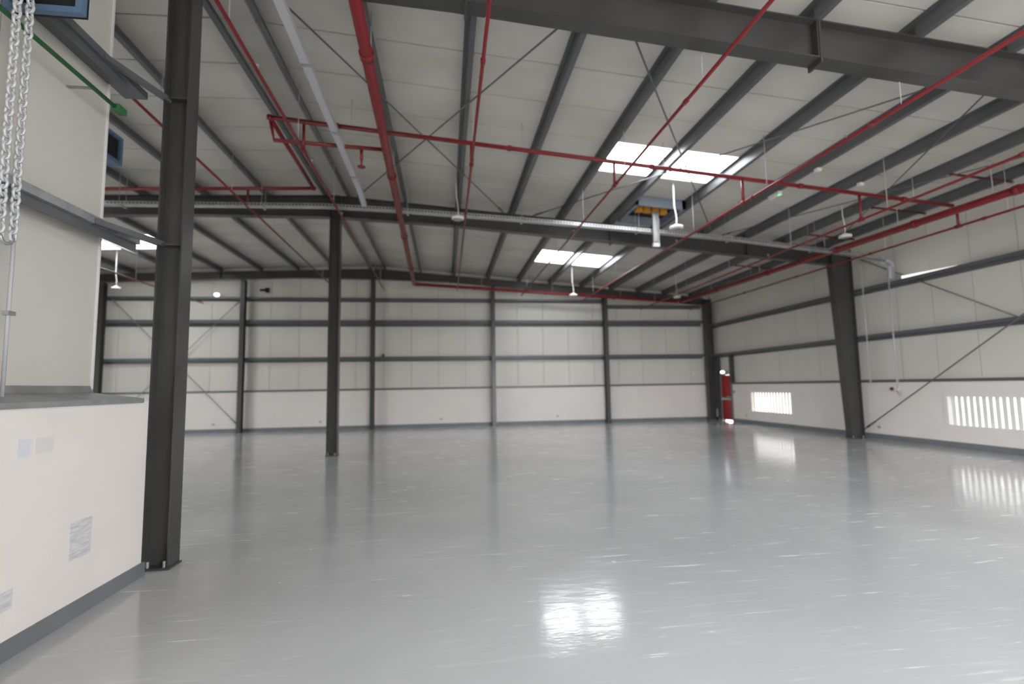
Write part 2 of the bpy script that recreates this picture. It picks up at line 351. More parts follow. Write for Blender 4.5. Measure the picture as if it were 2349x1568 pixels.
B().box(-3.305, -3.185, 4.996, 5.012, 1.69, zr(-3.25)+.2).build('end_capping', 'white', wall_part)
for a, b in ((YF, RP[0]), (RP[1], YP-.12)):
    B().prism([(-3.22, 1.72), (-3.19, 1.72), (-3.17, 1.66), (XP+.015, 1.60), (XP+.015, 1.56), (XP+.002, 1.56), (XP+.002, 1.585), (-3.22, 1.64)], a, b).build('sill_flashing', 'zinc', wall_part)
d = tag(B().box(-3.18, -2.80, RP[0]-.2, RP[1]+.2, RP[2]+.02, RP[2]+.45).build('door_3', 'zinc'), 'rolled up shutter box over the loading door in the left partition', kind='structure')
for e in (RP[0], RP[1]-.1): B().box(XP-.12, XP-.002, e, e+.1, 0, RP[2]).build('guide_rail', 'galv', d)
portal((-3.45, (RP[0]+RP[1])/2, RP[2]/2), (0, -math.pi/2, 0), RP[2], RP[1]-RP[0])
# baseboards, base flashings
tag(B().box(XP, XP+.025, RP[1]+.02, YP, 0, .115).build('baseboard_partition', 'skirt'), 'grey painted skirting along the near left partition', kind='structure')
mb = B()
for a, b in ((YF, DOOR[0]-.08), (DOOR[1]+.08, YB)): mb.box(XW-.025, XW, a, b, 0, .145)
tag(mb.build('baseboard_right', 'skirt'), 'grey painted skirting along the right wall', kind='structure')
tag(B().box(XL, XW-.03, YB-.025, YB, 0, .145).build('baseboard_back', 'skirt'), 'grey painted skirting along the back wall', kind='structure')
tag(B().box(XW-.03, XW+.05, YF, DOOR[0]-.07, BASEH+.005, BASEH+.075).build('trim_2', 'steel2'), 'dark base angle on top of the right wall plinth', kind='structure')
tag(B().box(XL, XW-.04, YB-.03, YB+.05, BASEH+.005, BASEH+.07).build('trim_3', 'steel2'), 'dark base angle on top of the back wall plinth', kind='structure')
# windows with vertical louvre slats
wl = ['louvred window opening in the right wall nearer the red door', 'louvred window opening in the right wall at the frame edge', 'louvred window opening in the right wall beside the viewpoint']
for i, (a, b, z0, z1) in enumerate(WIN):
    mb = B(); e = .10 if i else .05; th = .047 if i else .044
    mb.box(XW-.012, XW+T, a, a+e, z0, z1).box(XW-.012, XW+T, b-e, b, z0, z1).box(XW-.012, XW+T, a+e, b-e, z0, z0+e*.6).box(XW-.012, XW+T, a+e, b-e, z1-e*.6, z1)
    wn = tag(mb.build('window_%d' % (i+1), 'white' if i else 'cream'), wl[i], kind='structure')
    ns = 16 if i else 14
    for k in range(ns):
        yy = a+e+(k+.5)*(b-a-2*e)/ns; an = math.radians(4)
        mb = B(); dx, dy = math.cos(an)*(.045 if i else .052), math.sin(an)*.045; nx, ny = -math.sin(an)*th, math.cos(an)*th
        cx = XW+.12
        mb.prismz([(cx-dx-nx, yy-dy-ny), (cx+dx-nx, yy+dy-ny), (cx+dx+nx, yy+dy+ny), (cx-dx+nx, yy-dy+ny)], z0+.03, z1-.03); mb.build('slat', 'white', wn)
    portal((XW+T+.06, (a+b)/2, (z0+z1)/2), (0, math.pi/2, 0), z1-z0, b-a)
# red fire door
door = tag(B().box(XW-.02, XW+.03, DOOR[0]+.01, DOOR[1]-.01, .05, DOOR[2]-.01).build('door_1', 'reddoor'), 'narrow red fire exit door in the right wall corner', kind='structure')
fr = B().box(XW-.05, XW+.1, DOOR[0]-.06, DOOR[0], 0, DOOR[2]+.06).box(XW-.05, XW+.1, DOOR[1], DOOR[1]+.06, 0, DOOR[2]+.06).box(XW-.05, XW+.1, DOOR[0], DOOR[1], DOOR[2], DOOR[2]+.06)
fr.build('door_frame', 'skirt', door)
pb = B().box(XW-.10, XW-.06, DOOR[0]+.06, DOOR[1]-.08, .93, 1.0).box(XW-.06, XW-.02, DOOR[0]+.08, DOOR[0]+.14, .92, 1.02).box(XW-.06, XW-.02, DOOR[1]-.16, DOOR[1]-.1, .92, 1.02).build('push_bar', 'trunk', door)
B().box(XW-.105, XW-.055, DOOR[0]+.03, DOOR[0]+.30, .98, 1.08).build('push_pad', 'teal', pb)
B().box(XW-.026, XW-.02, DOOR[1]-.30, DOOR[1]-.14, 1.15, 1.75).build('vision_strip', 'reddoor', door)
for i, (yy, lb) in enumerate(((DOOR[0]-.20, 'grey steel door post on the window side of the red door'), (DOOR[1]+.10, 'grey steel door post on the corner side of the red door'))):
    p = thing('door_post', (XW-.08, yy, 0), lb, 'post', 'steel posts framing the red door')
    B().box(XW-.17, XW-.005, yy-.004, yy+.004, BASEH+.08 if i == 0 else 0, 2.86).build('web', 'steel', p)
    for xx in (XW-.17, XW-.013): B().box(xx, xx+.008, yy-.05, yy+.05, BASEH+.08 if i == 0 else 0, 2.86).build('flange', 'steel', p)

# ------------------------------------------------------------------ portal frames
def i_rafter(yc, label, hw=.11, tf=.016, tw=.012, d_r=.57, d=.50, x1=11.335, x0=-17.9):
    t = thing('steel_rafter', (RIDGE, yc, zr(RIDGE)-d_r), label, 'rafter', 'portal frame rafters')
    pr = [(x0, zr(x0)-d)]+([(-6.2, zr(-6.2)-d+.01)] if x0 < -6.2 else [])+[(RIDGE, ZRIDGE-d_r), (0.1, zr(.1)-d+.02), (x1, zr(x1)-d)]
    top = [(x0, zr(x0)-.004), (RIDGE, ZRIDGE-.004), (x1, zr(x1)-.004)]
    w = B()
    n = len(pr)
    def zb(x):
        for (a, za), (b, zb_) in zip(pr, pr[1:]):
            if a <= x <= b: return za+(zb_-za)*(x-a)/(b-a)
    for (a, _), (b, _) in zip(pr, pr[1:]):
        w.prism([(a, zb(a)), (b, zb(b)), (b, zr(b)-.01), (a, zr(a)-.01)], yc-tw/2, yc+tw/2)
    w.build('web', 'steel', t)
    f = B()
    for (a, za), (b, zb_) in zip(top, top[1:]): f.prism([(a, za-tf), (b, zb_-tf), (b, zb_), (a, za)], yc-hw, yc+hw)
    f.build('top_flange', 'steel', t)
    f = B()
    for (a, za), (b, zb_) in zip(pr, pr[1:]): f.prism([(a, za-tf), (b, zb_-tf), (b, zb_), (a, za)], yc-hw, yc+hw)
    f.build('bottom_flange', 'steel', t)
    for xs_ in ((-9.1,) if x0 < -9.1 else ())+(RIDGE-.14, RIDGE+.14, .22, 4.6, 8.7):
        B().box(xs_-.008, xs_+.008, yc-hw+.005, yc+hw-.005, zb(xs_)+.002, zr(xs_)-.022).build('stiffener_plate', 'steel', t)
    for xs_ in (.22, 4.6):      # end plates of the bolted splice
        B().box(xs_+.01, xs_+.04, yc-hw-.005, yc+hw+.005, zb(xs_)-.08, zr(xs_)-.03).build('splice_plate', 'steel', t)
    return t
i_rafter(YFR[1], 'large grey rafter crossing the top right of the view')
i_rafter(YFR[2], 'grey rafter carried by the middle column, behind the cable tray')
i_rafter(YFR[0], 'grey rafter overhead behind the viewpoint', x0=-3.15)
i_rafter(YB-.22, 'dark rafter lying against the top of the back wall', d=.30, d_r=.42, x1=11.80)
def i_col(name, x0, x1, yc, hw, ztop, label, taper=0.0, plate=True, group='portal frame columns'):
    t = thing(name, ((x0+x1)/2, yc, 0), label, 'column', group)
    tf = .015
    B().prism([(x0, .02), (x1, .02), (x1, ztop), (x0-taper, ztop)], yc-.006, yc+.006).build('web', 'steel', t)
    B().prism([(x0-tf, .02), (x0, .02), (x0-taper, ztop), (x0-taper-tf, ztop)], yc-hw, yc+hw).build('flange', 'steel', t)
    B().box(x1, x1+tf, yc-hw, yc+hw, .02, ztop).build('flange', 'steel', t)
    if plate:
        bp = B().box(x0-.03, x1+.03, yc-hw-.015, yc+hw+.015, 0, .02).build('base_plate', 'steel', t)
        for dx in (x0+.03, x1-.03):
            for dy in (-hw+.02, hw-.02): B().tube([(dx, yc+dy, .02), (dx, yc+dy, .075)], .014, 6).build('anchor_bolt', 'zinc', bp)
    return t
c = i_col('steel_column', -2.80, -2.595, 5.30, .10, ZRIDGE-.585, 'near dark steel column at the end of the left partition')
B().box(-2.80, -2.595, 5.21, 5.39, 3.10, 3.115).build('stiffener_plate', 'steel', c); B().box(-2.80, -2.595, 5.21, 5.39, 4.62, 4.635).build('stiffener_plate', 'steel', c)
i_col('steel_column', -2.955, -2.725, 13.2, .12, ZRIDGE-.585, 'slim dark steel column standing alone in the middle of the floor')
i_col('steel_column', 11.62, 12.01, 13.2, .11, zr(11.5)-.05, 'tapered grey column against the right wall between the louvred windows', taper=.26)
i_col('steel_column', 11.62, 12.01, 5.35, .11, zr(11.5)-.05, 'tapered grey column against the right wall outside the right edge', taper=.26)
i_col('steel_column', 11.62, 12.01, -2.75, .11, zr(11.5)-.05, 'tapered grey column against the right wall behind the viewpoint', taper=.26)
i_col('steel_column', -2.955, -2.725, -2.75, .12, ZRIDGE-.585, 'slim steel ridge column behind the viewpoint')
pl = ['far left wind post on the back wall, seen left of the near column', 'wind post on the back wall just right of the near column', 'wind post on the back wall right of the middle column, at the ridge', 'fourth wind post from the left on the back wall, near centre', 'wind post on the back wall left of the corner column']
for x, lb in zip(POSTS, pl):
    t = thing('wind_post', (x, YB-.30, 0), lb, 'post', 'wind posts on the back wall')
    y0, y1 = YB-.42, YB-.20; zt = zr(x)-(.46 if abs(x-RIDGE) < 3 else .37)
    B().box(x-.005, x+.005, y0, y1, .02, zt).build('web', 'steel', t)
    for yy in (y0-.012, y1): B().box(x-.085, x+.085, yy, yy+.012, .02, zt).build('flange', 'steel', t)
    B().box(x-.12, x+.12, y0-.05, y1+.03, 0, .02).build('base_plate', 'steel', t)
    B().box(x-.09, x+.09, y0+.01, y1+.0, zt-.10, zt).build('cap_bracket', 'steel', t)
t = thing('corner_column', (11.97, YB-.26, 0), 'dark corner column where the back and right walls meet', 'column', 'portal frame columns')
B().box(11.82, 12.12, YB-.268, YB-.256, .02, zr(12)-.05).build('web', 'steel', t)
for xx in (11.81, 12.12): B().box(xx, xx+.014, YB-.38, YB-.14, .02, zr(12)-.05).build('flange', 'steel', t)
B().box(11.76, 12.18, YB-.42, YB-.10, 0, .02).build('base_plate', 'steel', t)

# ------------------------------------------------------------------ purlins
PR = [-2.55, -1.06, .35, 1.83, 3.20, 4.60, 6.03, 7.40, 8.68, 9.93, 11.25]
PL = [-3.15, -4.62, -6.10, -7.55, -9.12, -10.75, -12.40, -13.9, -15.4, -16.9]
ordn = ['first', 'second', 'third', 'fourth', 'fifth', 'sixth', 'seventh', 'eighth', 'ninth', 'tenth', 'eleventh']
def purlin(x, label, sg):
    z = zr(x); t = thing('roof_purlin', (x, 7, z), label, 'purlin', 'roof purlins'); s = -SR if x > RIDGE else SL
    y0, y1 = YF if x > -3.2 else YS+.02, YB+.02
    B().box(x-.004, x+.004, y0, y1, z+.004, z+.198).build('web', 'steel2', t)
    fl = B().hexa([(x, y0, z), (x+.075, y0, z+.075*s), (x+.075, y1, z+.075*s), (x, y1, z), (x, y0, z+.006), (x+.075, y0, z+.006+.075*s), (x+.075, y1, z+.006+.075*s), (x, y1, z+.006)]); fl = fl.build('bottom_flange', 'steel2', t)
    B().box(x+.069, x+.075, y0, y1, z+.075*s+.006, z+.075*s+.024).build('lip', 'steel2', fl)
    B().hexa([(x-.07, y0, z+.194-.07*s), (x, y0, z+.194), (x, y1, z+.194), (x-.07, y1, z+.194-.07*s), (x-.07, y0, z+.2-.07*s), (x, y0, z+.2), (x, y1, z+.2), (x-.07, y1, z+.2-.07*s)]).build('top_flange', 'steel2', t)
    for yf in (YFR[1], YFR[2]): B().box(x-.012, x-.005, yf-.07, yf+.07, z, z+.15).build('cleat', 'steel', t)
for i, x in enumerate(PR): purlin(x, '%s grey roof purlin to the right of the ridge' % ordn[i], 1)
for i, x in enumerate(PL): purlin(x, '%s grey roof purlin to the left of the ridge' % ordn[i], -1)
# ------------------------------------------------------------------ girts
def girt_x(y0, y1, z, xin, label, dep=.19, hgt=.085, group='right wall girts', nm='wall_girt'):     # runs along Y, inner face at xin, room on the -X side
    t = thing(nm, (xin+dep/2, (y0+y1)/2, z), label, 'girt', group)
    B().box(xin, xin+dep, y0, y1, z, z+.006).build('web', 'steel2', t)
    fl = B().box(xin, xin+.006, y0, y1, z+.006, z+hgt).build('inner_flange', 'steel2', t)
    B().box(xin+dep-.006, xin+dep, y0, y1, z-hgt+.006, z).build('outer_flange', 'steel2', t)
    B().box(xin+.006, xin+.024, y0, y1, z+hgt-.006, z+hgt).build('lip', 'steel2', fl)
    return t
for z, nm in ((2.88, 'lower'), (4.26, 'upper')):
    girt_x(13.205, YB-.06, z, 12.06, '%s girt on the right wall between the tapered column and the corner' % nm)
    girt_x(5.36, 13.195, z, 12.06, '%s girt on the right wall in front of the tapered column' % nm)
    girt_x(YF+.02, 5.34, z, 12.06, '%s girt on the right wall beside the viewpoint' % nm)
def girt_y(x0, x1, z, label, hgt=.085, dep=.2, yout=YB+.04):
    t = thing('wall_girt', ((x0+x1)/2, yout-dep/2, z), label, 'girt', 'back wall girts'); yin = yout-dep
    B().box(x0, x1, yin, yout, z, z+.006).build('web', 'steel2', t)
    fl = B().box(x0, x1, yin, yin+.006, z+.006, z+hgt).build('inner_flange', 'steel2', t)
    B().box(x0, x1, yin+.006, yin+.024, z+hgt-.006, z+hgt).build('lip', 'steel2', fl)
    B().box(x0, x1, yout-.006, yout, z-hgt, z).build('outer_flange', 'steel2', t)
bays = [('far left bay', XL+.02, POSTS[0]), ('bay behind the near column', POSTS[0], POSTS[1]), ('bay behind the middle column', POSTS[1], POSTS[2]), ('bay right of the ridge post', POSTS[2], POSTS[3]), ('second bay from the corner', POSTS[3], POSTS[4]), ('bay beside the right corner', POSTS[4], 11.80)]
for z, nm, hh in ((2.90, 'lower', .10), (4.42, 'middle', .13), (5.42, 'upper', .075)):
    for bn, a, b in bays: girt_y(a+.005, b-.005, z-(.24 if z > 5 and a > 7 else 0), '%s girt on the back wall, %s' % (nm, bn), hgt=hh)
for z, nm in ((3.10, 'lower galvanised'), (4.60, 'upper grey')):
    t = thing('partition_girt', (-3.1, 0, z), '%s girt along the near left partition wall' % nm, 'girt', 'partition girts')
    m_ = 'galv' if z < 4 else 'steel2'
    ye = 5.24 if z < 4 else 4.97
    B().box(-3.195, -3.02, RP[1]+.22, ye, z, z+.006).build('web', 'steel2', t)
    B().box(-3.026, -3.02, RP[1]+.22, ye, z-.075, z).build('inner_flange', 'steel2', t)  # darker strip stands for the shade in the channel's open side
    B().box(-3.195, -2.985, RP[1]+.22, 5.24, z+.006, z+.075).build('top_channel', m_, t)
    B().bar((-3.0, 4.6, z+.03), (-2.79, 5.26, z+.02), .05, .05).build('tie_angle', 'steel2', t)

# ------------------------------------------------------------------ bracing rods
def rod(name, p, q, r, label, cat='rod', group='bracing rods', m='steel2'):
    t = thing(name, (Vector(p)+Vector(q))/2, label, cat, group); B().tube([p, q], r, 8).build('rod', m, t, True)
    d = (Vector(q)-Vector(p)).normalized()
    for a, sg in ((Vector(p), 1), (Vector(q), -1)): B().tube([a+d*.12*sg, a+d*.42*sg], r*1.9, 8).build('turnbuckle', m, t, True)
def roofpt(x, y, dz=-.03): return (x, y, zr(x)+dz)
rod('roof_brace', roofpt(-2.45, 5.6), roofpt(1.60, 13.05), .014, 'thin roof brace running from above the red main down to the middle rafter', group='roof bracing')
rod('roof_brace', roofpt(1.72, 5.6), roofpt(-2.3, 13.05), .014, 'thin roof brace crossing the first one beside the red main', group='roof bracing')
rod('roof_brace', roofpt(2.25, 5.6), roofpt(7.3, 12.6), .014, 'thin roof brace passing under the nearer rooflight towards the right', group='roof bracing')
rod('roof_brace', roofpt(7.4, 5.6), roofpt(2.35, 13.05), .014, 'thin roof brace passing under the nearer rooflight towards the left', group='roof bracing')
rod('roof_brace', roofpt(7.75, 5.6), roofpt(11.3, 13.05), .012, 'thin roof brace on the far right beyond the fourth branch pipe', group='roof bracing')
rod('roof_brace', roofpt(11.3, 5.6), roofpt(7.8, 13.05), .012, 'thin roof brace crossing on the far right near the eaves', group='roof bracing')
rod('wall_brace', (12.02, 13.08, .27), (12.02, 5.6, 5.05), .016, 'dark diagonal wall brace rising right from the foot of the tapered column', group='right wall bracing')
rod('wall_brace', (12.20, 13.0, 5.25), (12.20, 5.6, .95), .016, 'pale diagonal wall brace falling right behind the girts', group='right wall bracing', m='zinc')
rod('wall_brace', (-8.27, YB-.15, .28), (-13.2, YB-.15, 5.45), .016, 'diagonal brace on the back wall meeting the post right of the near column', group='back wall bracing', m='zinc')
rod('wall_brace', (-13.2, YB-.11, .28), (-8.27, YB-.11, 5.45), .016, 'crossing diagonal brace on the back wall behind the near column', group='back wall bracing', m='zinc')

# ------------------------------------------------------------------ sprinkler pipework
def hanger(parent, p, dz_top=.2, r=.008, m='trunk'):
    x, y, z = p; zt = zr(x)+dz_top
    h_ = B().tube([(x, y, z), (x, y, zt)], r, 6).build('hanger_rod', m, parent, True)
def ring(parent, p, d, r, wd=.05, nm='coupling', m='red'):
    p = Vector(p); d = Vector(d).normalized(); B().tube([p-d*wd, p+d*wd], r, 10).build(nm, m, parent, True)
RM = .078
A0, A1, A2, A3 = Vector((-.78, YF+.1, 5.93)), Vector((-1.26, 20.4, 5.90)), Vector((10.22, 20.4, 5.24)), Vector((10.78, YF+.1, 5.02))
t = thing('fire_main', (4, 10, 5.0), 'thick red sprinkler main looping round the hall under the roof', 'pipe')
ea = (A0-A1).normalized()*.2; eb = (A2-A1).normalized()*.2; ec = (A3-A2).normalized()*.2
B().tube([A0, A1+ea], RM, 14).build('pipe_run', 'red', t, True)
B().tube([A1+eb, A2-eb], RM*.86, 14).build('pipe_run', 'red', t, True)
B().tube([A2+ec, A3], RM, 14).build('pipe_run', 'red', t, True)
def elbow(c, a, b, r, par, n=6):
    c, a, b = Vector(c), Vector(a), Vector(b); pts = [(c+a)*(1-k/n)**2+c*(2*(k/n)*(1-k/n))+(c+b)*(k/n)**2 for k in range(n+1)]
    B().tube(pts, r, 12).build('elbow', 'red', par, True)
elbow(A1, ea, eb, RM*1.05, t); elbow(A2, -eb, ec, RM*1.05, t)
for y in (3.0, 6.2, 9.9, 13.9, 17.6):
    k = (y-A0.y)/(A1.y-A0.y); p = A0.lerp(A1, k); ring(t, p, A1-A0, RM*1.22, .06); hanger(t, (p.x, p.y+.35, p.z+RM))
for x in (1.2, 4.2, 7.2): p = A1.lerp(A2, (x-A1.x)/(A2.x-A1.x)); ring(t, p, A2-A1, RM*1.1, .05); hanger(t, (p.x+.3, p.y, p.z+RM*.8))
for y in (17.5, 14.6, 11.8, 9.6, 7.6, 5.0):
    k = (y-A2.y)/(A3.y-A2.y); p = A2.lerp(A3, k); ring(t, p, A3-A2, RM*1.2, .06); hanger(t, (p.x, p.y+.4, p.z+RM))
# cross main following the roof pitch
RC = .040
t = thing('cross_main', (3, 9, 5.4), 'red cross pipe running from near the ridge down to the right wall', 'pipe')
c0, c1 = Vector((-3.03, 8.78, 6.41)), Vector((10.8, 9.02, 5.36))
B().tube([c0, c1], RC, 12).build('pipe_run', 'red', t, True)
c2 = Vector((-3.08, 11.9, 6.40)); B().tube([c0, c2], RC, 12).build('pipe_run', 'red', t, True)
c3 = Vector((-8.6, 11.95, 6.20)); B().tube([c2, c3], RC, 12).build('pipe_run', 'red', t, True)
for p in (c0, c2): B().lathe(p-Vector((0, 0, .05)), [(.02, 0), (.052, .02), (.052, .08), (.02, .1)], 12).build('elbow', 'red', t, True)
b0, b1 = Vector((-3.04, 9.05, 6.13)), Vector((-1.0, 8.95, 5.99))
B().tube([b0+Vector((0, -.2, .27)), b0, b1], RC*.9, 10).build('feed_pipe', 'red', t, True)
for x in (-1.9, 1.2, 4.0, 7.2, 9.6): k = (x-c0.x)/(c1.x-c0.x); p = c0.lerp(c1, k); ring(t, p, c1-c0, RC*1.35, .035); hanger(t, (p.x+.25, p.y, p.z+RC))
s_ = thing('sprinkler_head', (-1.5, 8.98, 5.68), 'red pendent sprinkler drop hanging from the short feed pipe', 'sprinkler')
B().tube([(-1.5, 8.98, 6.03), (-1.5, 8.98, 5.80)], .028, 10).build('drop_pipe', 'red', s_, True)
B().tube([(-1.5, 8.98, 5.80), (-1.5, 8.98, 5.69)], .014, 8).build('nozzle', 'red', s_, True)
B().lathe((-1.5, 8.98, 5.66), [(.07, 0), (.075, .012), (.03, .035), (.014, .04)], 14).build('deflector', 'red', s_, True)
def branch(x0, x1, z0, z1, label, riser, r=.024, ya=YF+.1, yb=20.9, rt=None):
    t = thing('branch_pipe', ((x0+x1)/2, 8, min(z0, z1)), label, 'pipe', 'thin red sprinkler branch pipes')
    P0, P1 = Vector((x0, ya, z0)), Vector((x1, yb, z1)); B().tube([P0, P1], r, 10).build('pipe_run', 'red', t, True)
    at = lambda y: P0.lerp(P1, (y-ya)/(yb-ya))
    if riser:
        p = at(riser[0]); B().tube([p, (p.x, riser[0], riser[1])], r*1.05, 10).build('riser', 'red', t, True); ring(t, p, P1-P0, r*1.6, .06, 'tee')
    y = 2.55+((x0*7) % 1.0)*.5
    while y < ya+.3: y += 2.75
    while y < yb-.5:
        p = at(y); hanger(t, (p.x, y, p.z+r), r=.007)
        sp = B().lathe((p.x, y+.9, p.z+r), [(.010, 0), (.012, .05), (.028, .055), (.028, .06)], 8).build('upright_sprinkler', 'galv', t, True)
        if int(y*3) % 2 == 0: ring(t, at(y+.45), P1-P0, r*1.4, .04)
        y += 2.75
    return t
branch(-2.44, -2.50, 6.02, 5.72, 'thin red branch pipe just left of the pale trunking near the ridge', (8.83, 6.37))
branch(.47, .50, 5.72, 5.75, 'thin red branch pipe passing the lamp on the middle rafter', (8.84, 6.14))
branch(3.22, 3.24, 5.36, 5.56, 'thin red branch pipe crossing under the nearer rooflight', (8.88, 5.93))
branch(5.90, 5.92, 5.12, 5.34, 'red branch pipe right of the rooflights with pale hangers', (8.94, 5.74), r=.027)
branch(8.52, 8.60, 4.98, 4.98, 'red branch pipe beside the second disc lamp on the right', (9.0, 5.52))
branch(10.86, 10.92, 4.84, 4.97, 'thin red branch pipe low along the right wall below the main', (9.02, 5.27))
branch(-4.50, -4.62, 5.95, 5.90, 'thin red branch pipe left of the middle column', (11.93, 6.34), ya=YS+.1)
branch(-9.5, -9.5, 5.10, 5.14, 'pale red branch pipe seen between the left partition and near column', None, ya=YS+.1)
# lateral arms near the eaves
al = ['nearest', 'second nearest', 'third nearest', 'farthest']
for i, (y, lb) in enumerate(zip((8.3, 10.15, 12.25, 15.75), al)):
    t = thing('eaves_arm', (10.7, y, zr(10.7)), '%s dark red bracket arm under the eaves purlins on the right' % lb, 'bracket', 'eaves bracket arms')
    B().bar(roofpt(9.95, y, -.02), roofpt(11.4, y, -.02), .035, .035).build('arm', 'darkred', t); B().tube([roofpt(11.38, y, -.06), roofpt(11.38, y, .2)], .02, 8).build('clamp', 'galv', t)
    B().tube([roofpt(9.97, y, -.06), roofpt(9.97, y, .2)], .02, 8).build('clamp', 'red', t)

# ------------------------------------------------------------------ cable containment
YT = 11.92
TR = [Vector((-9.0, YT, 5.82)), Vector((-5.68, YT, 5.885)), Vector((-2.87, YT, 5.945)), Vector((-1.26, YT, 5.90)), Vector((1.93, YT, 5.745)), Vector((5.34, YT, 5.53)), Vector((7.75, YT, 5.37)), Vector((10.27, YT, 5.12)), Vector((11.95, YT, 4.93))]
t = thing('cable_tray', (1.5, YT, 4.9), 'perforated galvanised cable tray running the width of the hall before the middle rafter', 'cable tray')
for a, b in zip(TR, TR[1:]):
    B().bar(a, b, .17, .006).build('tray_floor', 'galv', t)
    for sy in (-.085, .085):
        mb = B(); o1 = Vector((0, sy, .012)); o2 = Vector((0, sy, .066))
        mb.bar(a+o1, b+o1, .004, .022); mb.bar(a+o2, b+o2, .004, .020)
        L_ = (b-a).length; n = int(L_/.075)
        for k in range(n+1):
            p = a.lerp(b, k/n)+Vector((0, sy, .04)); mb.box(p.x-.019, p.x+.019, p.y-.002, p.y+.002, p.z-.02, p.z+.02)
        mb.build('tray_side', 'galv', t)
for x in (-7.2, -4.2, -.9, 1.9, 4.9, 7.4, 9.8):
    for a, b in zip(TR, TR[1:]):
        if a.x <= x < b.x:
            p = a.lerp(b, (x-a.x)/(b.x-a.x))
            B().box(x-.02, x+.02, YT-.14, YT+.14, p.z-.03, p.z-.006).build('trapeze_bar', 'galv', t)
            for sy in (-.12, .12): B().tube([(x, YT+sy, p.z-.03), (x, YT+sy, zr(x)+.2)], .006, 6).build('hanger_rod', 'galv', t)
# elbow down at the wall
e0 = TR[-1]; pts = [e0, e0+Vector((.09, 0, -.01)), e0+Vector((.16, 0, -.06)), e0+Vector((.19, 0, -.15)), e0+Vector((.19, 0, -.50))]
for a, b in zip(pts, pts[1:]):
    B().bar(a, b, .17, .008, up=(1, 0, 1)).build('bend_plate', 'trunk', t)
    for sy in (-.085, .085): B().bar(a+Vector((-.03, sy, -.03)), b+Vector((-.03, sy, -.03)), .004, .06, up=(1, 0, 1)).build('bend_side', 'trunk', t)
t = thing('cable_trunking', (-1.95, 5, 6.0), 'pale square trunking running from overhead to the tray near the ridge', 'trunking')
B().bar((-1.80, YF+.1, 6.03), (-1.86, 10.9, 6.03), .11, .09).build('duct', 'trunk', t)
B().bar((-1.86, 10.9, 6.03), (-1.90, YT-.10, 6.00), .11, .09).build('drop_section', 'trunk', t)
for y in (1, 4, 6.6, 8.4, 10.2): B().box(-1.90, -1.76, y-.03, y+.03, 5.975, 5.983).build('joint_strap', 'galv', t)
t = thing('drop_tray', (5.30, 11.75, 4.99), 'short vertical strip of galvanised tray hanging through the cable tray', 'cable tray')
B().box(5.25, 5.40, 11.80, 11.806, 5.28, 6.05).build('back_plate', 'galv', t)
for x in (5.25, 5.385): B().box(x, x+.02, 11.74, 11.80, 5.22, 6.05).build('side_rail', 'galv', t)
B().box(5.25, 5.42, 11.76, 11.84, 5.14, 5.24).build('end_clamp', 'white', t)
# wall conduits on the right wall
def conduit(y, z0, z1, label, x=12.03, r=.013):
    t = thing('wall_conduit', (x, y, z0), label, 'conduit', 'vertical conduits on the right wall')
    B().tube([(x, y, z0), (x, y, z1)], r, 8).build('tube', 'trunk', t, True)
    for z in (1.64, 2.92, 4.30):
        if z0 < z < z1: B().box(x-.02, x+.035, y-.022, y+.022, z-.02, z+.02).build('saddle', 'galv', t)
conduit(12.78, 1.55, 5.05, 'thin vertical conduit just right of the tapered column')
conduit(11.92, 1.42, 4.45, 'vertical conduit dropping from the tray bend to the fire sounder', r=.018)
# ------------------------------------------------------------------ roof vent and boxes
t = thing('roof_vent', (5.35, 12.1, zr(5.3)-.05), 'square framed roof vent with an orange guard beside the middle rafter', 'vent')
vx0, vx1, vy0, vy1 = 4.70, 5.98, 11.45, 12.78
for a, b, c_, d_ in ((vx0, vx1, vy0, vy0+.07), (vx0, vx1, vy1-.07, vy1), (vx0, vx0+.07, vy0, vy1), (vx1-.07, vx1, vy0, vy1)):
    mb = B(); roof_slab(mb, a, b, c_, d_, -.04, .2); mb.build('curb', 'ventframe', t)
mb = B(); roof_slab(mb, vx0+.07, vx1-.07, vy0+.07, vy1-.07, .16, .2); mb.build('recess', 'dark', t)
for k in range(4):
    mb = B(); roof_slab(mb, vx0+.2+k*.22, vx0+.38+k*.22, vy0+.50, vy0+.64, .01, .15); mb.build('fan_guard', 'orange', t)
def framed_box(x0, x1, y0, y1, z0, z1, label, m='blue'):
    t = thing('framed_louvre_box', ((x0+x1)/2, (y0+y1)/2, z0), label, 'vent box', 'blue framed boxes'); e = .045
    B().box(x0+.02, x1-.02, y0+.05, y1, z0+.02, z1-.02).build('casing', 'dark', t)
    B().box(x0+e, x1-e, y0+.03, y0+.052, z0+e, z1-e).build('dark_opening', 'dark', t)
    for a, b, c_, d_ in ((x0, x1, z0, z0+e), (x0, x1, z1-e, z1), (x0, x0+e, z0+e, z1-e), (x1-e, x1, z0+e, z1-e)): B().box(a, b, y0, y0+.05, c_, d_).build('frame_bar', m, t)
    for k in range(1, 4): zz = z0+e+(z1-z0-2*e)*k/4; B().box(x0+e, x1-e, y0+.01, y0+.028, zz-.006, zz+.006).build('blade', 'dark', t)
    return t
framed_box(-3.16, -2.64, 3.80, 3.90, 4.435, 4.95, 'blue framed box at the top left corner above the hanging chains')
for z in (4.45, 4.7): pass
t = thing('framed_louvre_box', (-4.6, 7.2, 4.8), 'small blue framed box behind the partition, left of the near column', 'vent box', 'blue framed boxes')
B().box(-4.95, -4.52, 6.9, 7.35, 4.80, 5.20).build('casing', 'blue', t); B().box(-4.525, -4.505, 6.95, 7.30, 4.85, 5.15).build('dark_opening', 'dark', t)
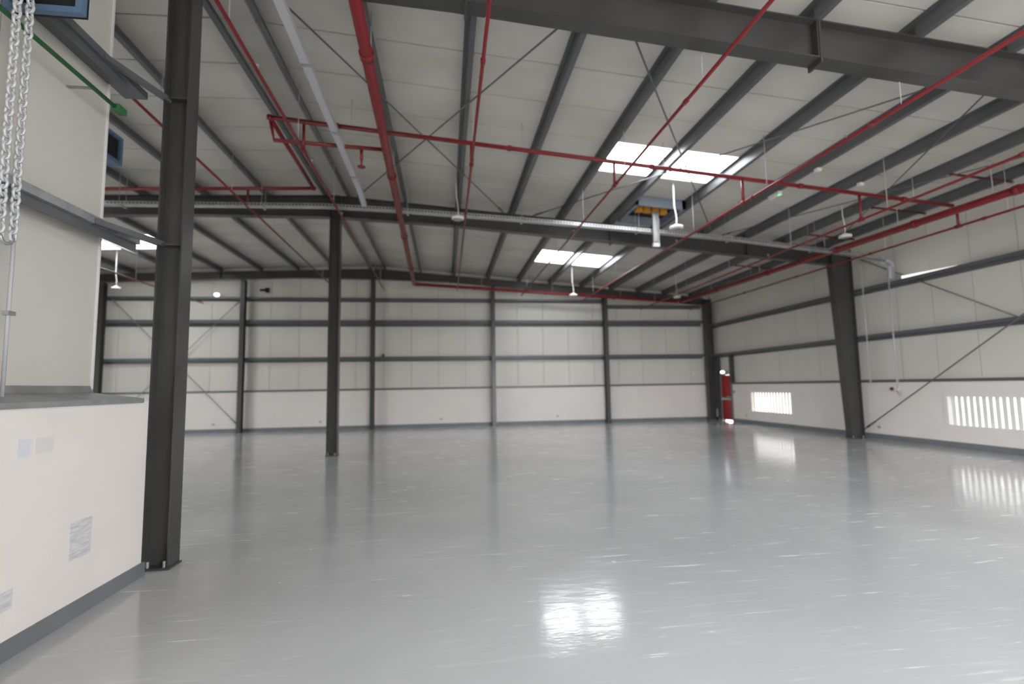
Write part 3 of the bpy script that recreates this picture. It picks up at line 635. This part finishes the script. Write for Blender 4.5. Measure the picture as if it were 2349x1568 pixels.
for a, b, c_, d_ in ((6.9, 7.35, 4.80, 4.85), (6.9, 7.35, 5.15, 5.20), (6.9, 6.95, 4.85, 5.15), (7.30, 7.35, 4.85, 5.15)): B().box(-4.52, -4.47, a, b, c_, d_).build('frame_bar', 'blue', t)
B().tube([(-4.7, 7.1, 5.2), (-4.7, 7.1, zr(-4.7)+.2)], .012, 8).build('hanger_rod', 'galv', t)
# ------------------------------------------------------------------ pendant lamps
def pendant(x, y, z, label, r=.15, rt=.011):
    t = thing('pendant_lamp', (x, y, z), label, 'lamp', 'disc pendant lamps')
    hs = B().lathe((x, y, z), [(r*.84, 0), (r*.98, .012), (r*1.03, .04), (r*.96, .062), (r*.50, .072), (r*.42, .10), (r*.2, .11)], 24); hs = hs.build('housing', 'white', t, True)
    B().lathe((x, y, z-.012), [(r*.5, 0), (r*.76, .006), (r*.80, .013)], 24).build('lens', 'lens', hs, True)
    zt = zr(x)+.2
    B().tube([(x, y, z+.10), (x+.012, y, z+.18), (x+.01, y, z+.30), (x-.03, y, z+.55), (x-.03, y, zt)], rt, 8).build('drop_tube', 'white', t, True)
    return t
pendant(5.28, 10.56, 5.20, 'white disc pendant lamp under the nearer rooflight', r=.155, rt=.018)
pendant(9.58, 10.56, 5.10, 'white disc pendant lamp above the red main on the right', r=.14)
pendant(4.96, 18.70, 5.14, 'white disc pendant lamp under the far rooflight')
pendant(9.14, 18.5, 5.06, 'white disc pendant lamp in the far right corner of the roof', r=.14)
pendant(-11.4, 18.78, 5.27, 'white disc pendant lamp behind the left partition, below the rooflight', r=.14)
pendant(.30, 11.5, 5.60, 'white disc lamp hanging against the middle rafter near the ridge', r=.15)
# ------------------------------------------------------------------ small wall items
t = thing('emergency_light', (12.05, 20.45, 2.08), 'small lit oval emergency light above the red door', 'light')
B().tube([(12.20, 20.45, 2.14), (12.05, 20.45, 2.14)], .07, 12).build('body', 'white', t, True)
B().lathe((12.05, 20.45, 2.08), [(.03, 0), (.075, .02), (.09, .05), (.075, .09), (.03, .11)], 16).build('lens', 'lit', t, True)
t = thing('fire_sounder', (12.2, 12.15, 1.36), 'red and white fire sounder on the right wall plinth by the diagonal brace', 'alarm')
B().tube([(12.25, 12.27, 1.42), (12.17, 12.27, 1.42)], .045, 14).build('bell', 'red', t, True)
B().box(12.17, 12.25, 12.06, 12.19, 1.38, 1.47).build('junction_box', 'white', t, bevel=.005)
B().tube([(12.10, 11.92, 1.44), (12.13, 11.92, 1.30), (12.15, 11.97, 1.25), (12.18, 12.06, 1.27), (12.21, 12.12, 1.38)], .012, 8).build('cable_loop', 'trunk', t, True)
t = thing('call_point', (12.24, 19.96, 1.24), 'small red call point on the plinth right of the red door', 'alarm')
B().box(12.215, 12.25, 19.91, 20.01, 1.23, 1.33).build('housing', 'red', t, bevel=.004); B().box(12.211, 12.216, 19.935, 19.985, 1.255, 1.305).build('glass', 'white', t)
sk = [(-9.27, 'low socket plate on the back wall right of the near column'), (-5.14, 'low socket plate on the back wall left of the middle column'), (-.2, 'low socket plate on the back wall in the bay right of the ridge post'), (4.86, 'low socket plate on the back wall in the second bay from the corner')]
for x, lb in sk:
    t = thing('wall_socket', (x, YB, .29), lb, 'socket', 'wall sockets'); B().box(x-.075, x+.075, YB-.012, YB, .29, .38).build('plate', 'greytag', t); B().box(x-.05, x+.05, YB-.018, YB-.012, .31, .36).build('outlet', 'lens', t)
for y, lb in ((19.14, 'low socket plate on the right wall between the door and window'), (12.82, 'low socket plate on the right wall right of the tapered column')):
    t = thing('wall_socket', (XW, y, .29), lb, 'socket', 'wall sockets'); B().box(XW-.012, XW, y-.075, y+.075, .29, .38).build('plate', 'greytag', t); B().box(XW-.018, XW-.012, y-.05, y+.05, .31, .36).build('outlet', 'lens', t)
t = thing('wall_box', (12.2, 21.12, .2), 'small white box low in the corner beside the red door', 'box')
B().box(12.12, 12.25, 21.03, 21.22, .16, .52).build('housing', 'white', t, bevel=.006); B().tube([(12.19, 21.12, .52), (12.19, 21.12, 1.6)], .012, 8).build('conduit', 'trunk', t)
t = thing('floodlight', (-9.2, YB-.2, 5.5), 'small lit floodlight on the upper girt behind the near column', 'light')
B().lathe((-9.2, YB-.28, 5.50), [(.05, 0), (.10, .03), (.11, .07), (.08, .12)], 16).build('lens', 'flood', t, True); B().box(-9.26, -9.14, YB-.22, YB-.14, 5.48, 5.66).build('housing', 'white', t)
t = thing('wall_camera', (-7.4, YB, 5.7), 'small dark device high on the back wall left of the middle column', 'camera')
B().tube([(-7.35, YB-.02, 5.83), (-7.55, YB-.22, 5.78)], .05, 10).build('body', 'dark', t, True); B().box(-7.42, -7.28, YB-.06, YB+.05, 5.72, 5.92).build('bracket', 'dark', t)
t = thing('alarm_bell', (-2.6, YB-.2, 3.0), 'tiny red alarm bell on the lower girt right of the ridge post', 'alarm')
B().tube([(-2.6, YB-.165, 3.05), (-2.6, YB-.22, 3.05)], .06, 14).build('gong', 'red', t, True); B().box(-2.64, -2.56, YB-.17, YB-.15, 2.99, 3.11).build('back_plate', 'red', t)
t = thing('exit_lamp', (11.3, YB-.1, 2.1), 'faint small lamp on the back wall panels near the corner', 'light')
B().box(11.22, 11.38, YB-.02, YB+.05, 2.08, 2.18).build('housing', 'white', t, bevel=.01); B().box(11.24, 11.36, YB-.03, YB-.02, 2.10, 2.16).build('lens', 'bluetag', t)
# ------------------------------------------------------------------ things on the near partition
pp = [(4.17, 4.40, .42, .70, 'paper', 'printed sheet stuck low on the white partition near the column', 'paper'), (3.66, 3.76, 1.24, 1.36, 'bluetag', 'small pale blue label high on the white partition', 'label'), (3.80, 3.96, 1.25, 1.355, 'greytag', 'small pale grey label right of the blue one', 'label'), (3.50, 3.70, .30, .42, 'paper', 'torn sheet at the left edge low on the partition', 'paper')]
for y0, y1, z0, z1, m_, lb, ct in pp: tag(B().box(XP, XP+.002, y0, y1, z0, z1).build('wall_notice', m_), lb, ct, 'notices on the partition')
def chain(x, y, zb, zt, name_par):
    mb = B(); z = zb; k = 0; p_ = .050
    while z < zt:
        pts = []
        for q in range(8):
            a = 2*math.pi*q/8; u = math.cos(a)*.024; w = math.sin(a)*.036
            pts.append((x+(u if k % 2 else 0), y+(0 if k % 2 else u), z+w))
        mb.tube(pts, .0095, 6, closed=True); z += p_; k += 1
    return mb.build('chain_strand', 'chain', name_par, True)
t = thing('hoist_chain', (-2.9, 3.65, 2.70), 'pair of pale hanging hoist chains at the left edge', 'chain')
chain(-2.90, 3.60, 2.70, zr(-2.9)-.6, t); chain(-2.90, 3.70, 2.72, zr(-2.9)-.6, t)
B().tube([(-2.90, 3.605+.0475-.0475*math.cos(a), 2.705-.05*math.sin(a)) for a in [math.pi*k/8 for k in range(9)]], .012, 6).build('loop_bottom', 'galv', t, True)
B().box(-3.0, -2.86, 3.52, 3.78, zr(-2.9)-.6, zr(-2.9)-.42).build('chain_wheel_housing', 'zinc', t); B().tube([(-2.93, 3.65, zr(-2.93)-.42), (-2.93, 3.65, zr(-2.93)+.2)], .02, 8).build('hanger', 'zinc', t)
t = thing('wall_conduit', (-3.0, 3.85, 1.66), 'thin grey conduit dropping to the partition sill below the chains', 'conduit'); B().tube([(-3.01, 3.85, 1.63), (-3.01, 3.85, 3.02)], .012, 8).build('tube', 'trunk', t, True); B().box(-3.03, -2.985, 3.82, 3.88, 2.2, 2.23).build('saddle', 'galv', t)
t = thing('green_conduit', (-3.0, 3, 4.3), 'thin green conduit along the partition ending beside the near column', 'conduit')
B().tube([(-3.0, RP[1]+.3, 4.31), (-3.0, 4.80, 4.27)], .018, 8).build('tube', 'green', t, True); B().box(-3.03, -2.96, 4.78, 4.90, 4.24, 4.30).build('end_box', 'green', t, bevel=.006)
for y in (3.2, 4.5): B().box(-3.20, -2.985, y-.015, y+.015, 4.262, 4.272).build('bracket', 'zinc', t)

# ------------------------------------------------------------------ small fittings on the purlins, added glow strip on the girt
for (px, py), xx, lb in (((1877, 390), 7.40, 'small white junction box under the purlin right of the rooflights'), ((1948, 420), 8.68, 'small white junction box under the next purlin towards the wall')):
    p = onRoof(px, py, -.04); zz = zr(xx)-.075
    t = thing('junction_box', (xx+.04, p.y, zz), lb, 'box', 'junction boxes on the purlins')
    B().box(xx-.01, xx+.09, p.y-.05, p.y+.05, zz, zz+.068).build('body', 'white', t, bevel=.006); B().box(xx+.005, xx+.075, p.y-.035, p.y+.035, zz-.006, zz).build('cover', 'greytag', t)
p = onRoof(1775, 448, -.05); xe = min(PR, key=lambda v: abs(v-p.x)); zz = zr(xe)-.09
t = thing('emergency_fitting', (xe+.04, p.y, zz), 'slim emergency fitting with a green indicator under the purlin right of the rooflights', 'light')
B().box(xe-.01, xe+.09, p.y-.18, p.y+.18, zz, zz+.08).build('body', 'white', t, bevel=.008); B().box(xe+.01, xe+.07, p.y-.17, p.y-.12, zz-.012, zz).build('indicator', 'led', t)
t = thing('glow_strip', (12.12, 11.0, 4.345), 'glowing strip standing for a patch of light above the upper right wall girt', 'light')  # emissive strip added to give the bright patch of light on the wall
B().prismz([(12.10, 10.15), (12.16, 10.15), (12.16, 11.62), (12.10, 11.62)], 4.30, 4.348).build('strip_base', 'white', t)
mb = B().hexa([(12.10, 10.15, 4.348), (12.15, 10.15, 4.348), (12.15, 11.60, 4.348), (12.10, 11.60, 4.348), (12.10, 10.15, 4.362), (12.15, 10.15, 4.362), (12.15, 11.60, 4.43), (12.10, 11.60, 4.43)]); mb.build('glow_face', 'strip', t)
